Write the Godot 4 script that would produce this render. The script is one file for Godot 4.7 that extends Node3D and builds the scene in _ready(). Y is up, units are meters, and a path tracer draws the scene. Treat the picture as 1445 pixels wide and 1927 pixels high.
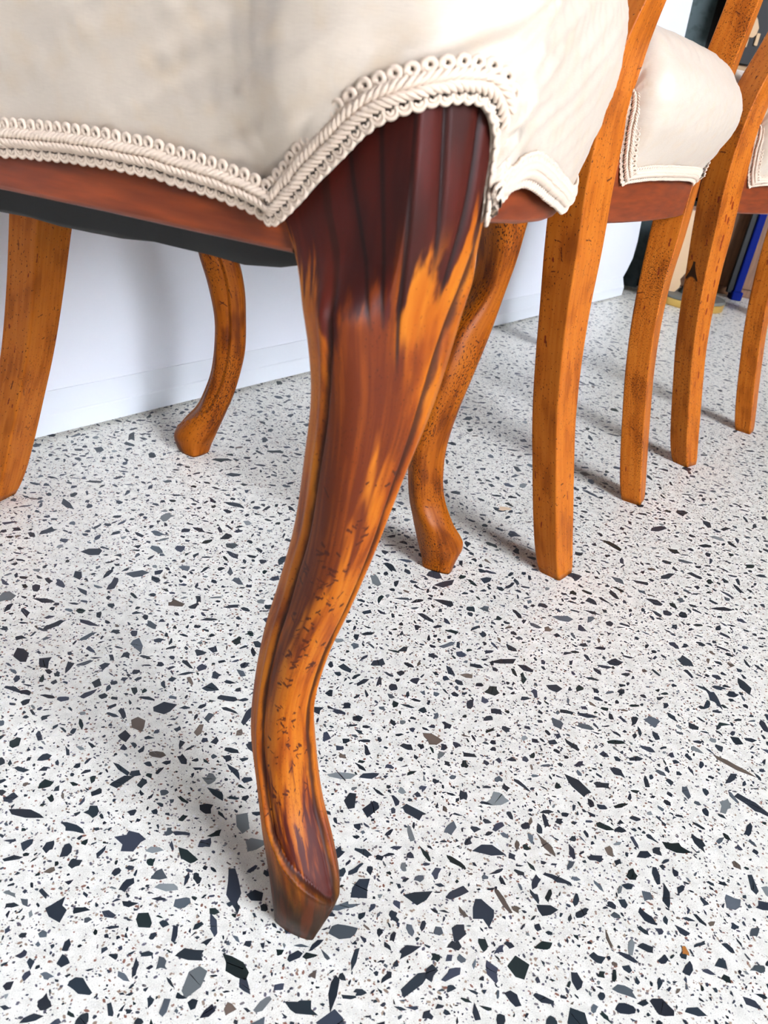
extends Node3D
# Metres. Plan positions are written (x to the right, y up, z ahead of the camera) and turned into Godot's -z by V().

const WALL_TURN := 0.5677          # heading of the white wall
const WALL_OFF := 0.918            # distance of its plane from the camera's foot
const KNOTS := [0.0, 0.012, 0.025, 0.04, 0.06, 0.085, 0.115, 0.15, 0.19, 0.23, 0.27, 0.31, 0.35, 0.39, 0.43, 0.475]
const POST_KNOTS := [0.0, 0.03, 0.07, 0.12, 0.18, 0.24, 0.30, 0.36, 0.42, 0.48, 0.54, 0.60, 0.67, 0.80, 0.95]
const HALF_FRONT := 0.2321
const HALF_REAR := 0.1452
const HALF_DEPTH := 0.2405

var M := {}
var rng := RandomNumberGenerator.new()


func _ready() -> void:
	rng.seed = 41
	setup_camera()
	setup_light()
	make_materials()
	build_room()
	build_floor_chips()
	build_chairs()
	build_backdrop()


# ---------------------------------------------------------------- camera and light

func setup_camera() -> void:
	var pitch := 0.4729
	var roll := 0.1637
	var f := 1532.13
	var u := Vector3(0, cos(pitch), -sin(pitch))
	var ahead := Vector3(0, -sin(pitch), -cos(pitch))
	var right := cos(roll) * Vector3.RIGHT + sin(roll) * u
	var up := cos(roll) * u - sin(roll) * Vector3.RIGHT
	var cam := Camera3D.new()
	cam.name = "camera"
	cam.keep_aspect = Camera3D.KEEP_HEIGHT
	var a := CameraAttributesPhysical.new()
	a.frustum_focal_length = 12.0 / (963.5 / f)
	a.frustum_near = 0.02
	a.frustum_far = 60.0
	a.frustum_focus_distance = 0.72
	a.exposure_aperture = a.frustum_focal_length / 1.5
	cam.attributes = a
	cam.transform = Transform3D(Basis(right, up, -ahead), Vector3(0, 0.4701, 0))
	add_child(cam)
	cam.fov = rad_to_deg(2.0 * atan(963.5 / f))
	cam.near = 0.02
	cam.far = 60.0
	cam.current = true


func setup_light() -> void:
	var sky_mat := ProceduralSkyMaterial.new()
	sky_mat.sky_top_color = Color(0.86, 0.89, 0.95)
	sky_mat.sky_horizon_color = Color(0.97, 0.965, 0.96)
	sky_mat.ground_bottom_color = Color(0.5, 0.5, 0.5)
	sky_mat.ground_horizon_color = Color(0.8, 0.8, 0.8)
	sky_mat.sky_energy_multiplier = 1.0
	var sky := Sky.new()
	sky.sky_material = sky_mat
	var e := Environment.new()
	e.background_mode = Environment.BG_SKY
	e.sky = sky
	e.background_energy_multiplier = 20.0
	e.tonemap_mode = Environment.TONE_MAPPER_LINEAR
	e.tonemap_exposure = 2.15
	e.sdfgi_enabled = true
	e.ssao_enabled = true
	e.ssil_enabled = true
	var w := WorldEnvironment.new()
	w.name = "environment"
	w.environment = e
	add_child(w)


# ---------------------------------------------------------------- small helpers

func V(x: float, y: float, z: float) -> Vector3:
	return Vector3(x, y, -z)


func tag(o: Node, label: String, category := "", group := "", kind := "") -> Node:
	if label: o.set_meta("label", label)
	if category: o.set_meta("category", category)
	if group: o.set_meta("group", group)
	if kind: o.set_meta("kind", kind)
	return o


func part(called: String, mesh: Mesh, mat: Material, parent: Node) -> MeshInstance3D:
	var o := MeshInstance3D.new()
	o.name = called
	o.mesh = mesh
	o.material_override = mat
	parent.add_child(o, true)
	return o


func thing(called: String, at: Vector3, turn := 0.0) -> Node3D:
	var o := Node3D.new()
	o.name = called
	o.position = at
	o.rotation.y = turn
	add_child(o, true)
	return o


func lerp_knots(h: float, hs: Array, vs: Array) -> float:
	# Hermite curve through the knots, with the slopes of finite differences
	var n := hs.size()
	if h <= hs[0]: return vs[0]
	if h >= hs[n - 1]: return vs[n - 1]
	var k := 0
	while k < n - 2 and h > hs[k + 1]: k += 1
	var dt: float = hs[k + 1] - hs[k]
	var t: float = (h - hs[k]) / dt
	var m0: float = (vs[k + 1] - vs[k]) / dt if k == 0 else (vs[k + 1] - vs[k - 1]) / (hs[k + 1] - hs[k - 1])
	var m1: float = (vs[k + 1] - vs[k]) / dt if k == n - 2 else (vs[k + 2] - vs[k]) / (hs[k + 2] - hs[k])
	var t2 := t * t
	var t3 := t2 * t
	return (2 * t3 - 3 * t2 + 1) * vs[k] + (t3 - 2 * t2 + t) * dt * m0 + (3 * t2 - 2 * t3) * vs[k + 1] + (t3 - t2) * dt * m1


func lin(h: float, hs: Array, vs: Array) -> float:
	var n := hs.size()
	if h <= hs[0]: return vs[0]
	for k in range(1, n):
		if h <= hs[k]:
			return lerpf(vs[k - 1], vs[k], (h - hs[k - 1]) / (hs[k] - hs[k - 1]))
	return vs[n - 1]


func pack(v: PackedVector3Array, n: PackedVector3Array, uv: PackedVector2Array, idx: PackedInt32Array, col := PackedColorArray()) -> ArrayMesh:
	var a := []
	a.resize(Mesh.ARRAY_MAX)
	a[Mesh.ARRAY_VERTEX] = v
	a[Mesh.ARRAY_NORMAL] = n
	if uv.size(): a[Mesh.ARRAY_TEX_UV] = uv
	if col.size(): a[Mesh.ARRAY_COLOR] = col
	a[Mesh.ARRAY_INDEX] = idx
	var m := ArrayMesh.new()
	m.add_surface_from_arrays(Mesh.PRIMITIVE_TRIANGLES, a)
	return m


func grid(rows: Array, closed: bool, toward = null, u_scale := 1.0, vs = null, us = null) -> ArrayMesh:
	# rows: PackedVector3Array each, from one end to the other. Normals by central differences, turned outwards (or toward a given direction).
	var nr := rows.size()
	var nc: int = rows[0].size()
	var w := nc + 1 if closed else nc
	var v := PackedVector3Array()
	var nn := PackedVector3Array()
	var uv := PackedVector2Array()
	v.resize(nr * w); nn.resize(nr * w); uv.resize(nr * w)
	var mid := Vector3.ZERO
	for r in rows:
		for p in [r[0], r[nc / 4], r[nc / 2], r[(3 * nc) / 4]]: mid += p
	mid /= nr * 4.0
	var vote := 0.0
	for i in nr:
		var up: PackedVector3Array = rows[mini(i + 1, nr - 1)]
		var dn: PackedVector3Array = rows[maxi(i - 1, 0)]
		var me: PackedVector3Array = rows[i]
		for j in w:
			var jj := j % nc
			var a: Vector3
			var b: Vector3
			if closed:
				a = me[(jj + 1) % nc]; b = me[(jj + nc - 1) % nc]
			else:
				a = me[mini(jj + 1, nc - 1)]; b = me[maxi(jj - 1, 0)]
			var n := (up[jj] - dn[jj]).cross(a - b)
			if n.length_squared() < 1e-20: n = me[jj] - mid
			n = n.normalized()
			v[i * w + j] = me[jj]
			nn[i * w + j] = n
			uv[i * w + j] = Vector2(us[j] if us != null else u_scale * j / float(w - 1), (vs[i] if vs != null else i / float(nr - 1)))
			vote += n.dot(toward if toward != null else me[jj] - mid)
	if vote < 0:
		for i in nn.size(): nn[i] = -nn[i]
	var idx := PackedInt32Array()
	idx.resize((nr - 1) * (w - 1) * 6)
	var k := 0
	for i in nr - 1:
		for j in w - 1:
			var a := i * w + j
			var b := a + w
			var c := a + 1
			var d := b + 1
			if vote >= 0:
				idx[k] = a; idx[k + 1] = c; idx[k + 2] = b; idx[k + 3] = c; idx[k + 4] = d; idx[k + 5] = b
			else:
				idx[k] = a; idx[k + 1] = b; idx[k + 2] = c; idx[k + 3] = c; idx[k + 4] = b; idx[k + 5] = d
			k += 6
	return pack(v, nn, uv, idx)


func flat_mesh(quads: Array) -> ArrayMesh:
	# polygons (PackedVector3Array, any winding seen from outside is fixed by the given outward normal): [[points], normal]
	var v := PackedVector3Array()
	var n := PackedVector3Array()
	var idx := PackedInt32Array()
	var uv := PackedVector2Array()
	for q in quads:
		var pts: PackedVector3Array = q[0]
		var nn: Vector3 = q[1]
		var at := v.size()
		for p in pts:
			v.append(p); n.append(nn); uv.append(Vector2(p.x + p.z, p.y))
		var turn := (pts[1] - pts[0]).cross(pts[2] - pts[0]).dot(nn)
		for k in range(1, pts.size() - 1):
			if turn > 0: idx.append_array([at, at + k + 1, at + k])
			else: idx.append_array([at, at + k, at + k + 1])
	return pack(v, n, uv, idx)


func bevel_box(size: Vector3, bevel: float, base := true) -> ArrayMesh:
	# a box with chamfered edges; stands on y = 0 when base is true
	var h := size / 2.0
	var c := Vector3(0, h.y if base else 0.0, 0)
	var faces := []
	for axis in 3:
		for s in [-1.0, 1.0]:
			var n := Vector3.ZERO
			n[axis] = s
			var u := Vector3.ZERO
			var w := Vector3.ZERO
			u[(axis + 1) % 3] = h[(axis + 1) % 3] - bevel
			w[(axis + 2) % 3] = h[(axis + 2) % 3] - bevel
			var o := n * h[axis] + c
			faces.append([PackedVector3Array([o - u - w, o + u - w, o + u + w, o - u + w]), n])
	for axis in 3:
		var b := (axis + 1) % 3
		var d := (axis + 2) % 3
		for s in [-1.0, 1.0]:
			for t in [-1.0, 1.0]:
				var e := Vector3.ZERO
				e[axis] = h[axis] - bevel
				var p := Vector3.ZERO
				p[b] = s * h[b]; p[d] = t * (h[d] - bevel)
				var q := Vector3.ZERO
				q[b] = s * (h[b] - bevel); q[d] = t * h[d]
				var n := Vector3.ZERO
				n[b] = s; n[d] = t
				faces.append([PackedVector3Array([c + p - e, c + p + e, c + q + e, c + q - e]), n.normalized()])
	for s in [-1.0, 1.0]:
		for t in [-1.0, 1.0]:
			for r in [-1.0, 1.0]:
				var k := Vector3(s, t, r)
				var i := k * (h - Vector3.ONE * bevel) + c
				faces.append([PackedVector3Array([i + Vector3(s * bevel, 0, 0), i + Vector3(0, t * bevel, 0), i + Vector3(0, 0, r * bevel)]), k.normalized()])
	return flat_mesh(faces)


func prism(outline: PackedVector2Array, depth: float) -> ArrayMesh:
	# an outline (x, y) extruded along z, centred on z = 0, smooth sides split by their own normals
	var tri := Geometry2D.triangulate_polygon(outline)
	var v := PackedVector3Array()
	var n := PackedVector3Array()
	var uv := PackedVector2Array()
	var idx := PackedInt32Array()
	for s in [-1.0, 1.0]:
		var at := v.size()
		for p in outline:
			v.append(Vector3(p.x, p.y, s * depth / 2)); n.append(Vector3(0, 0, s)); uv.append(p)
		for k in range(0, tri.size(), 3):
			var a := outline[tri[k]]
			var b := outline[tri[k + 1]]
			var c := outline[tri[k + 2]]
			var ccw := (b - a).cross(c - a) > 0
			if ccw == (s > 0): idx.append_array([at + tri[k], at + tri[k + 2], at + tri[k + 1]])
			else: idx.append_array([at + tri[k], at + tri[k + 1], at + tri[k + 2]])
	var area := 0.0
	for k in outline.size(): area += outline[k].cross(outline[(k + 1) % outline.size()])
	for k in outline.size():
		var a := outline[k]
		var b := outline[(k + 1) % outline.size()]
		var d := (b - a).normalized()
		var nn := Vector3(d.y, -d.x, 0) * signf(area)
		var at := v.size()
		for p in [Vector3(a.x, a.y, -depth / 2), Vector3(b.x, b.y, -depth / 2), Vector3(b.x, b.y, depth / 2), Vector3(a.x, a.y, depth / 2)]:
			v.append(p); n.append(nn); uv.append(Vector2(p.x + p.z, p.y))
		if area > 0: idx.append_array([at, at + 2, at + 1, at, at + 3, at + 2])
		else: idx.append_array([at, at + 1, at + 2, at, at + 2, at + 3])
	return pack(v, n, uv, idx)


func lathe(profile: Array, seg := 40) -> ArrayMesh:
	# profile: Vector2(radius, height) from the bottom up
	var rows := []
	for p in profile:
		var r := PackedVector3Array()
		for k in seg:
			r.append(Vector3(p.x * cos(TAU * k / seg), p.y, p.x * sin(TAU * k / seg)))
		rows.append(r)
	return grid(rows, true)


# ---------------------------------------------------------------- materials

func noise(sd: int, freq: float, oct := 3) -> FastNoiseLite:
	var n := FastNoiseLite.new()
	n.seed = sd
	n.noise_type = FastNoiseLite.TYPE_SIMPLEX_SMOOTH
	n.frequency = freq
	n.fractal_octaves = oct
	return n


func noise_tex(sd: int, freq: float, size: int, as_normal := false, strength := 4.0) -> NoiseTexture2D:
	var t := NoiseTexture2D.new()
	t.width = size
	t.height = size
	t.seamless = true
	t.as_normal_map = as_normal
	t.bump_strength = strength
	t.noise = noise(sd, freq, 4)
	return t


func std(c: Color, rough := 0.6, metal := 0.0) -> StandardMaterial3D:
	var m := StandardMaterial3D.new()
	m.albedo_color = c
	m.roughness = rough
	m.metallic = metal
	return m


func make_materials() -> void:
	var wood := wood_texture(11, false)
	var dented := wood_texture(23, true)
	M.post_pepper = std(Color(0.90, 0.86, 0.82), 0.45)
	M.post_pepper.metallic_specular = 0.27
	M.post_pepper.albedo_texture = wood_texture(67, true, 0.40)
	M.post_knot = std(Color(0.90, 0.86, 0.82), 0.45)
	M.post_knot.metallic_specular = 0.27
	M.post_knot.albedo_texture = wood_texture(29, true, 0.5, true)
	M.honey = std(Color(0.78, 0.73, 0.68), 0.42)  # tint lowered to paint in the shade under the seats
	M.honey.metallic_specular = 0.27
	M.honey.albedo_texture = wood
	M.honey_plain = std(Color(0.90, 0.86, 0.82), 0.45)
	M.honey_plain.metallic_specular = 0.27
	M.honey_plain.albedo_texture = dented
	M.rail = std(Color(1, 1, 1), 0.42)
	M.rail.albedo_texture = ramp_noise(43, 0.03, Color8(92, 34, 10), Color8(142, 62, 20))
	M.rail.uv1_triplanar = true
	M.rail.uv1_scale = Vector3(1.2, 9, 1.2)
	M.carved = std(Color(0.92, 0.89, 0.86), 0.5)
	M.carved.metallic_specular = 0.3
	M.carved.albedo_texture = carved_texture()
	for k in ["honey", "honey_plain", "carved", "post_pepper", "post_knot"]:
		M[k].normal_enabled = true
		M[k].normal_texture = noise_tex(5, 0.02, 512, true, 1.2)
		M[k].normal_scale = 0.25
	M.fabric = std(Color(0.765, 0.715, 0.655), 0.5)
	M.fabric.rim_enabled = true
	M.fabric.rim = 0.25
	M.fabric.albedo_texture = fabric_texture()
	M.fabric.uv1_triplanar = true
	M.fabric.uv1_scale = Vector3(9, 9, 9)
	M.fabric.normal_enabled = true
	M.fabric.normal_texture = noise_tex(8, 0.012, 512, true, 3.0)
	M.fabric.normal_scale = 0.35
	M.braid = std(Color(0.80, 0.72, 0.64), 0.8)
	M.braid.rim_enabled = true
	M.braid.rim = 0.3
	M.dust = std(Color(0.13, 0.165, 0.17).srgb_to_linear() * 1.6, 0.95)
	M.stuffing = std(Color(0.10, 0.075, 0.06), 1.0)
	M.wall = std(Color(0.865, 0.875, 0.90), 0.38)
	M.wall.normal_enabled = true
	M.wall.normal_texture = noise_tex(3, 0.01, 512, true, 1.0)
	M.wall.uv1_triplanar = true
	M.wall.uv1_world_triplanar = true
	M.wall.normal_scale = 0.12
	M.trim = std(Color(0.85, 0.865, 0.88), 0.32)
	M.ceiling = std(Color(0.42, 0.40, 0.38), 0.9)
	M.dim_wall = std(Color(0.38, 0.35, 0.32), 0.9)  # dull tone chosen to cut bounced fill light
	M.terrazzo = std(Color(1, 1, 1), 0.34)
	M.terrazzo.albedo_texture = terrazzo_texture()
	M.terrazzo.uv1_triplanar = true
	M.terrazzo.uv1_world_triplanar = true
	M.terrazzo.uv1_scale = Vector3(2.2, 2.2, 2.2)
	M.chip = std(Color(1, 1, 1), 0.34)
	M.chip.vertex_color_use_as_albedo = true
	M.concrete = std(Color(0.62, 0.61, 0.59), 0.9)
	M.charcoal = std(Color(0.29, 0.34, 0.35), 0.85)
	M.charcoal.albedo_texture = ramp_noise(31, 0.02, Color(0.75, 0.78, 0.78), Color(1.25, 1.25, 1.22))
	M.charcoal.uv1_triplanar = true
	M.charcoal.uv1_scale = Vector3(3, 3, 3)
	M.black = std(Color(0.03, 0.032, 0.034), 0.6)
	M.cabinet = std(Color(0.52, 0.36, 0.24), 0.45)
	M.cabinet.albedo_texture = ramp_noise(37, 0.03, Color(0.8, 0.78, 0.76), Color(1, 1, 1))
	M.cabinet.uv1_triplanar = true
	M.cabinet.uv1_scale = Vector3(6, 0.7, 6)
	M.pale = std(Color(0.74, 0.62, 0.47), 0.55)
	M.blue = std(Color(0.02, 0.10, 0.40), 0.6)
	M.blue.metallic_specular = 0.2
	M.brass = std(Color(0.83, 0.68, 0.36), 0.35, 0.6)
	M.grey_top = std(Color(0.42, 0.42, 0.39), 0.5)
	M.gilt = std(Color(0.86, 0.62, 0.28), 0.3, 0.5)


func ramp_noise(sd: int, freq: float, a: Color, b: Color) -> NoiseTexture2D:
	var t := noise_tex(sd, freq, 512)
	var g := Gradient.new()
	g.set_color(0, a)
	g.set_color(1, b)
	t.color_ramp = g
	return t


func smooth(a: float, b: float, x: float) -> float:
	var t := clampf((x - a) / (b - a), 0.0, 1.0)
	return t * t * (3.0 - 2.0 * t)


func to_image(w: int, h: int, bytes: PackedByteArray) -> ImageTexture:
	return ImageTexture.create_from_image(Image.create_from_data(w, h, false, Image.FORMAT_RGB8, bytes))


func scratch(bytes: PackedByteArray, w: int, h: int, x: float, y: float, ang: float, length: float, thick: float, c: Color, alpha: float) -> void:
	# a ragged stroke of darker matter in a texture
	var steps := int(length) + 1
	var d := Vector2(cos(ang), sin(ang))
	var p := Vector2(x, y)
	for s in steps:
		var r := thick * rng.randf_range(0.4, 1.0)
		for oy in range(-int(r) - 1, int(r) + 2):
			for ox in range(-int(r) - 1, int(r) + 2):
				if ox * ox + oy * oy > r * r: continue
				var px := posmod(int(p.x) + ox, w)
				var py := int(p.y) + oy
				if py < 0 or py >= h: continue
				var k := (py * w + px) * 3
				bytes[k] = int(lerpf(bytes[k], c.r8, alpha))
				bytes[k + 1] = int(lerpf(bytes[k + 1], c.g8, alpha))
				bytes[k + 2] = int(lerpf(bytes[k + 2], c.b8, alpha))
		p += d.rotated(rng.randf_range(-0.25, 0.25))


func wood_texture(sd: int, dents: bool, pepper := 0.56, knot := false) -> ImageTexture:
	# honey-coloured old fruitwood: upright grain, mottled varnish, pepper specks, dents
	var w := 384
	var h := 1024
	var grain := noise(sd, 0.08, 3)
	var mottle := noise(sd + 1, 0.012, 3)
	var pep := noise(sd + 2, 0.16 if pepper > 0.45 else 0.26, 2)
	var zone := noise(sd + 3, 0.006, 2)
	var b := PackedByteArray()
	b.resize(w * h * 3)
	var dark := Color8(96, 42, 6)
	var mid := Color8(170, 88, 8) if not dents else Color8(182, 98, 22)
	var light := Color8(194, 112, 22) if not dents else Color8(200, 118, 36)
	var blot := 0.45 if dents else 1.0
	for y in h:
		for x in w:
			var g := grain.get_noise_2d(x, y * 0.06)
			var m := mottle.get_noise_2d(x, y * 0.5)
			var c := mid.lerp(light, clampf(0.5 + g * 0.7 + m * 0.6, 0, 1))
			c = c.lerp(dark, clampf(-m * 1.1 - 0.05 - g * 0.25, 0, 0.6) * blot)
			var p := pep.get_noise_2d(x, y * 0.7)
			var t := (pepper if dents else 0.46) - 0.22 * zone.get_noise_2d(x, y * 0.6) * ((0.5 if pepper > 0.4 else 1.5) if dents else 1.6)
			if p > t: c = c.lerp(Color8(58, 26, 12), clampf((p - t) * 9.0, 0, 0.85))
			var k := (y * w + x) * 3
			b[k] = c.r8; b[k + 1] = c.g8; b[k + 2] = c.b8
	for k in 46:
		scratch(b, w, h, rng.randf() * w, rng.randf() * h, rng.randf_range(-0.5, 0.5) + (PI / 2 if rng.randf() < 0.4 else 0.0), rng.randf_range(3, 26), rng.randf_range(0.7, 2.2), Color8(86, 38, 16), 0.6)
	if dents:
		for k in 34:
			scratch(b, w, h, rng.randf() * w, rng.randf() * h, PI / 2 + rng.randf_range(-0.2, 0.2), rng.randf_range(5, 18), rng.randf_range(1.5, 3.4), Color8(126, 50, 22), 0.7)
	if knot:
		# a dark knot on the outer face with pale wood below it, and red-brown oval bruises down the rear face
		for y in range(380, 520):
			for x in range(326, 384):
				var c := Vector2((x - 360) * 1.25, y - 410)
				var k := (y * w + x) * 3
				var half := 5.0 + 24.0 * pow(clampf((c.y + 26.0) / 50.0, 0, 1), 1.7)
				var arch := Vector2(c.x * 1.1, c.y - 52.0).length()
				if c.y > -26.0 and c.y < 30.0 and absf(c.x) < half and arch > 34.0:
					for q in 3: b[k + q] = int(b[k + q] * 0.28)
				elif arch < 34.0 and arch > 31.0 and c.y < 50.0:
					for q in 3: b[k + q] = int(b[k + q] * 0.6)
		for q in [[250, 300], [256, 322], [240, 366], [248, 392], [236, 432], [262, 476], [252, 520], [246, 250], [262, 240], [238, 205], [258, 190], [242, 600], [258, 640], [248, 720]]:
			scratch(b, w, h, q[0] + rng.randf_range(-6, 6), q[1], PI / 2 + rng.randf_range(-0.15, 0.15), rng.randf_range(10, 22), rng.randf_range(4.0, 6.5), Color8(128, 40, 8), 0.7)
	return to_image(w, h, b)


func carved_texture() -> ImageTexture:
	# the front leg by the camera: amber wood, remains of dark red varnish on the carved knee and in the toe, grime in the carved lines, knocks
	var w := 1024
	var h := 1280
	var top := 0.475
	var grain := noise(51, 0.05, 3)
	var mottle := noise(52, 0.009, 4)
	var rag := noise(53, 0.03, 4)
	var rag2 := noise(54, 0.012, 3)
	var pep := noise(55, 0.14, 2)
	var b := PackedByteArray()
	b.resize(w * h * 3)
	var amber := Color8(166, 82, 6)
	var gold := Color8(190, 112, 20)
	var brown := Color8(110, 44, 8)
	var maroon := Color8(50, 15, 12)
	var edge_a := [-180.0, -60.0, -38.0, -34.0, -27.0, -20.0, -14.0, -9.0, -4.0, 0.0, 3.0, 6.0, 10.0, 15.0, 21.0, 30.0, 40.0, 50.0, 58.0, 63.0, 70.0, 80.0, 110.0, 180.0]
	var edge_h := [0.43, 0.425, 0.418, 0.412, 0.428, 0.392, 0.404, 0.398, 0.42, 0.408, 0.40, 0.384, 0.383, 0.386, 0.402, 0.392, 0.384, 0.378, 0.374, 0.377, 0.388, 0.394, 0.40, 0.43]
	for y in h:
		var hh := top * (1.0 - (y + 0.5) / h)
		var gl := groove_left(hh)
		var gr := groove_right(hh)
		var fl := flute_angles(hh)
		for x in w:
			var a := 360.0 * (x + 0.5) / w - 180.0
			var g := grain.get_noise_2d(x * 0.8, y * 0.05)
			var m := mottle.get_noise_2d(x, y * 0.6)
			var r := rag.get_noise_2d(x, y * 0.45)
			var r2 := rag2.get_noise_2d(x, y * 0.4)
			var c := amber.lerp(gold, clampf(0.5 + g * 0.5 + m * 0.9, 0, 1))
			c = c.lerp(brown, clampf(-m * 1.3 - 0.1 + 0.5 * r2, 0, 0.7))
			# brown old polish beside the left carved line
			var side := smooth(-12.0, 14.0, a + r2 * 40.0 - 60.0 * smooth(0.31, 0.17, hh)) * smooth(0.13, 0.22, hh + r2 * 0.06) * smooth(gl + 1.0, gl - 4.0, a)
			c = c.lerp(Color8(92, 34, 8), side * clampf(0.82 + g * 0.5 + m * 0.4, 0.0, 0.95))
			# varnish on the knee
			var hs := lin(a, edge_a, edge_h)
			var s := smooth(-0.006, 0.010, hh - hs + r * 0.016 + r2 * 0.012)
			var ridge := 0.0
			if hh < 0.43:
				for q in [[-1.0, -14.0], [12.0, 16.0], [-24.0, -30.0]]:
					var cc := lerpf(q[0], q[1], clampf((hh - 0.38) / 0.05, 0, 1))
					ridge = maxf(ridge, smooth(5.0, 1.5, absf(a - cc) + r * 5.0))
			s *= 1.0 - 0.75 * ridge * smooth(0.432, 0.405, hh)
			c = c.lerp(maroon.lerp(Color8(74, 22, 16), clampf(0.5 + r2 * 1.5, 0, 1)), s * 0.95)
			# toe: worn varnish inside the carved panel, scuffed brown below and behind it
			if hh < 0.125:
				var inside := smooth(gr - 3.0, gr + 3.0, a) * smooth(gl + 3.0, gl - 3.0, a) * smooth(0.026, 0.032, hh)
				var v := smooth(0.11, 0.05, hh + r * 0.05 + r2 * 0.04) * inside
				var worn := smooth(0.12, 0.34, r2 + 0.6 * r + 0.35 * cos(deg_to_rad(a - 22.0) * 3.0) - 0.25)
				c = c.lerp(Color8(76, 24, 14), v * (1.0 - 0.85 * worn * smooth(0.05, 0.075, hh)))
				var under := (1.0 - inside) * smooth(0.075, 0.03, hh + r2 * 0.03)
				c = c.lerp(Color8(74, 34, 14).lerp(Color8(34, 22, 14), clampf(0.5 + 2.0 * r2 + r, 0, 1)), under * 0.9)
			# grime lying in the carved lines
			if hh > 0.03:
				var d := minf(absf(a - gl), absf(a - gr))
				c = c.lerp(Color8(46, 18, 10), smooth(4.5, 1.0, d + r * 2.0) * 0.75)
			for f in fl:
				if f[1] > 0.0:
					c = c.lerp(Color8(30, 12, 10), smooth(2.2, 0.5, absf(a - f[0])) * 0.75 * minf(1.0, f[1] * 3.0))
			var p := pep.get_noise_2d(x, y)
			if p > 0.58 - 0.2 * r2: c = c.lerp(Color8(60, 26, 10), clampf((p - 0.58 + 0.2 * r2) * 6.0, 0, 0.6))
			var k := (y * w + x) * 3
			b[k] = c.r8; b[k + 1] = c.g8; b[k + 2] = c.b8
	# knocks and scratches on the shin
	for k in 90:
		var hh := rng.randf_range(0.07, 0.33)
		var a := rng.randf_range(-25.0, 80.0)
		scratch(b, w, h, (a + 180.0) / 360.0 * w, (1.0 - hh / top) * h, rng.randf_range(-0.5, 0.5), rng.randf_range(2, 30), rng.randf_range(0.7, 2.6), Color8(66, 26, 12), 0.65)
	for k in 44:
		var hh := rng.randf_range(0.09, 0.30)
		var a := rng.randf_range(-18.0, 70.0)
		for q in rng.randi_range(1, 4):
			scratch(b, w, h, (a + 180.0) / 360.0 * w + rng.randf_range(-14, 14), (1.0 - hh / top) * h + rng.randf_range(-9, 9), rng.randf_range(-0.35, 0.35), rng.randf_range(8, 38), rng.randf_range(1.0, 4.0), Color8(72, 26, 10), 0.45)
	return to_image(w, h, b)


func fabric_texture() -> ImageTexture:
	# cream silk: fine cross weave with slubs and faint yellowed blotches
	var w := 512
	var b := PackedByteArray()
	b.resize(w * w * 3)
	var th := noise(61, 0.25, 2)
	var bl := noise(62, 0.01, 3)
	for y in w:
		for x in w:
			var a := th.get_noise_2d(x * 0.12, y * 2.0)
			var c := th.get_noise_2d(x * 2.0 + 700.0, y * 0.12)
			var m := bl.get_noise_2d(x, y)
			var v := 246.0 + a * 10.0 + c * 5.0
			var k := (y * w + x) * 3
			b[k] = int(clampf(v + 6, 0, 255)); b[k + 1] = int(clampf(v + 3 - maxf(0.0, m) * 10.0, 0, 255)); b[k + 2] = int(clampf(v - maxf(0.0, m) * 26.0, 0, 255))
	return to_image(w, w, b)


func terrazzo_texture() -> ImageTexture:
	# the cement between the chips: off-white with sand-sized grains of brown, grey and violet
	var w := 1536
	var img := Image.create(w, w, false, Image.FORMAT_RGB8)
	var n := noise(71, 0.02, 4)
	var fine := noise(72, 0.3, 2)
	var b := PackedByteArray()
	b.resize(w * w * 3)
	for y in w:
		for x in w:
			var v := 231.0 + n.get_noise_2d(x, y) * 16.0 + fine.get_noise_2d(x, y) * 22.0
			var k := (y * w + x) * 3
			b[k] = int(clampf(v + 2, 0, 255)); b[k + 1] = int(clampf(v - 1, 0, 255)); b[k + 2] = int(clampf(v - 13, 0, 255))
	var tones := [Color8(150, 128, 110), Color8(120, 112, 112), Color8(96, 92, 104), Color8(170, 150, 128), Color8(70, 72, 80), Color8(140, 96, 80), Color8(235, 232, 226), Color8(240, 238, 234)]
	for k in 26000:
		var c: Color = tones[rng.randi() % tones.size()]
		var cx := rng.randi() % w
		var cy := rng.randi() % w
		var r := 0.7 + 2.2 * pow(rng.randf(), 3.0)
		var ang := rng.randf() * PI
		var st := rng.randf_range(1.0, 2.0)
		var rr := int(r * st) + 1
		for oy in range(-rr, rr + 1):
			for ox in range(-rr, rr + 1):
				var q := Vector2(ox, oy).rotated(ang)
				if (q.x / st) ** 2 + q.y ** 2 > r * r: continue
				var i := (posmod(cy + oy, w) * w + posmod(cx + ox, w)) * 3
				b[i] = c.r8; b[i + 1] = c.g8; b[i + 2] = c.b8
	return to_image(w, w, b)


# ---------------------------------------------------------------- room (t along the white wall, h up, n out from it)

func wall_frame() -> Transform3D:
	var nn := V(cos(WALL_TURN), 0, -sin(WALL_TURN))
	var along := V(sin(WALL_TURN), 0, cos(WALL_TURN))
	return Transform3D(Basis(nn, Vector3.UP, -along), nn * -WALL_OFF)


func slab(called: String, n0: float, n1: float, h0: float, h1: float, t0: float, t1: float, mat: Material, label: String) -> MeshInstance3D:
	var m := BoxMesh.new()
	m.size = Vector3(n1 - n0, h1 - h0, t1 - t0)
	var o := part(called, m, mat, self)
	o.transform = wall_frame() * Transform3D(Basis(), Vector3((n0 + n1) / 2, (h0 + h1) / 2, -(t0 + t1) / 2))
	tag(o, label, "", "", "structure")
	return o


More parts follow.
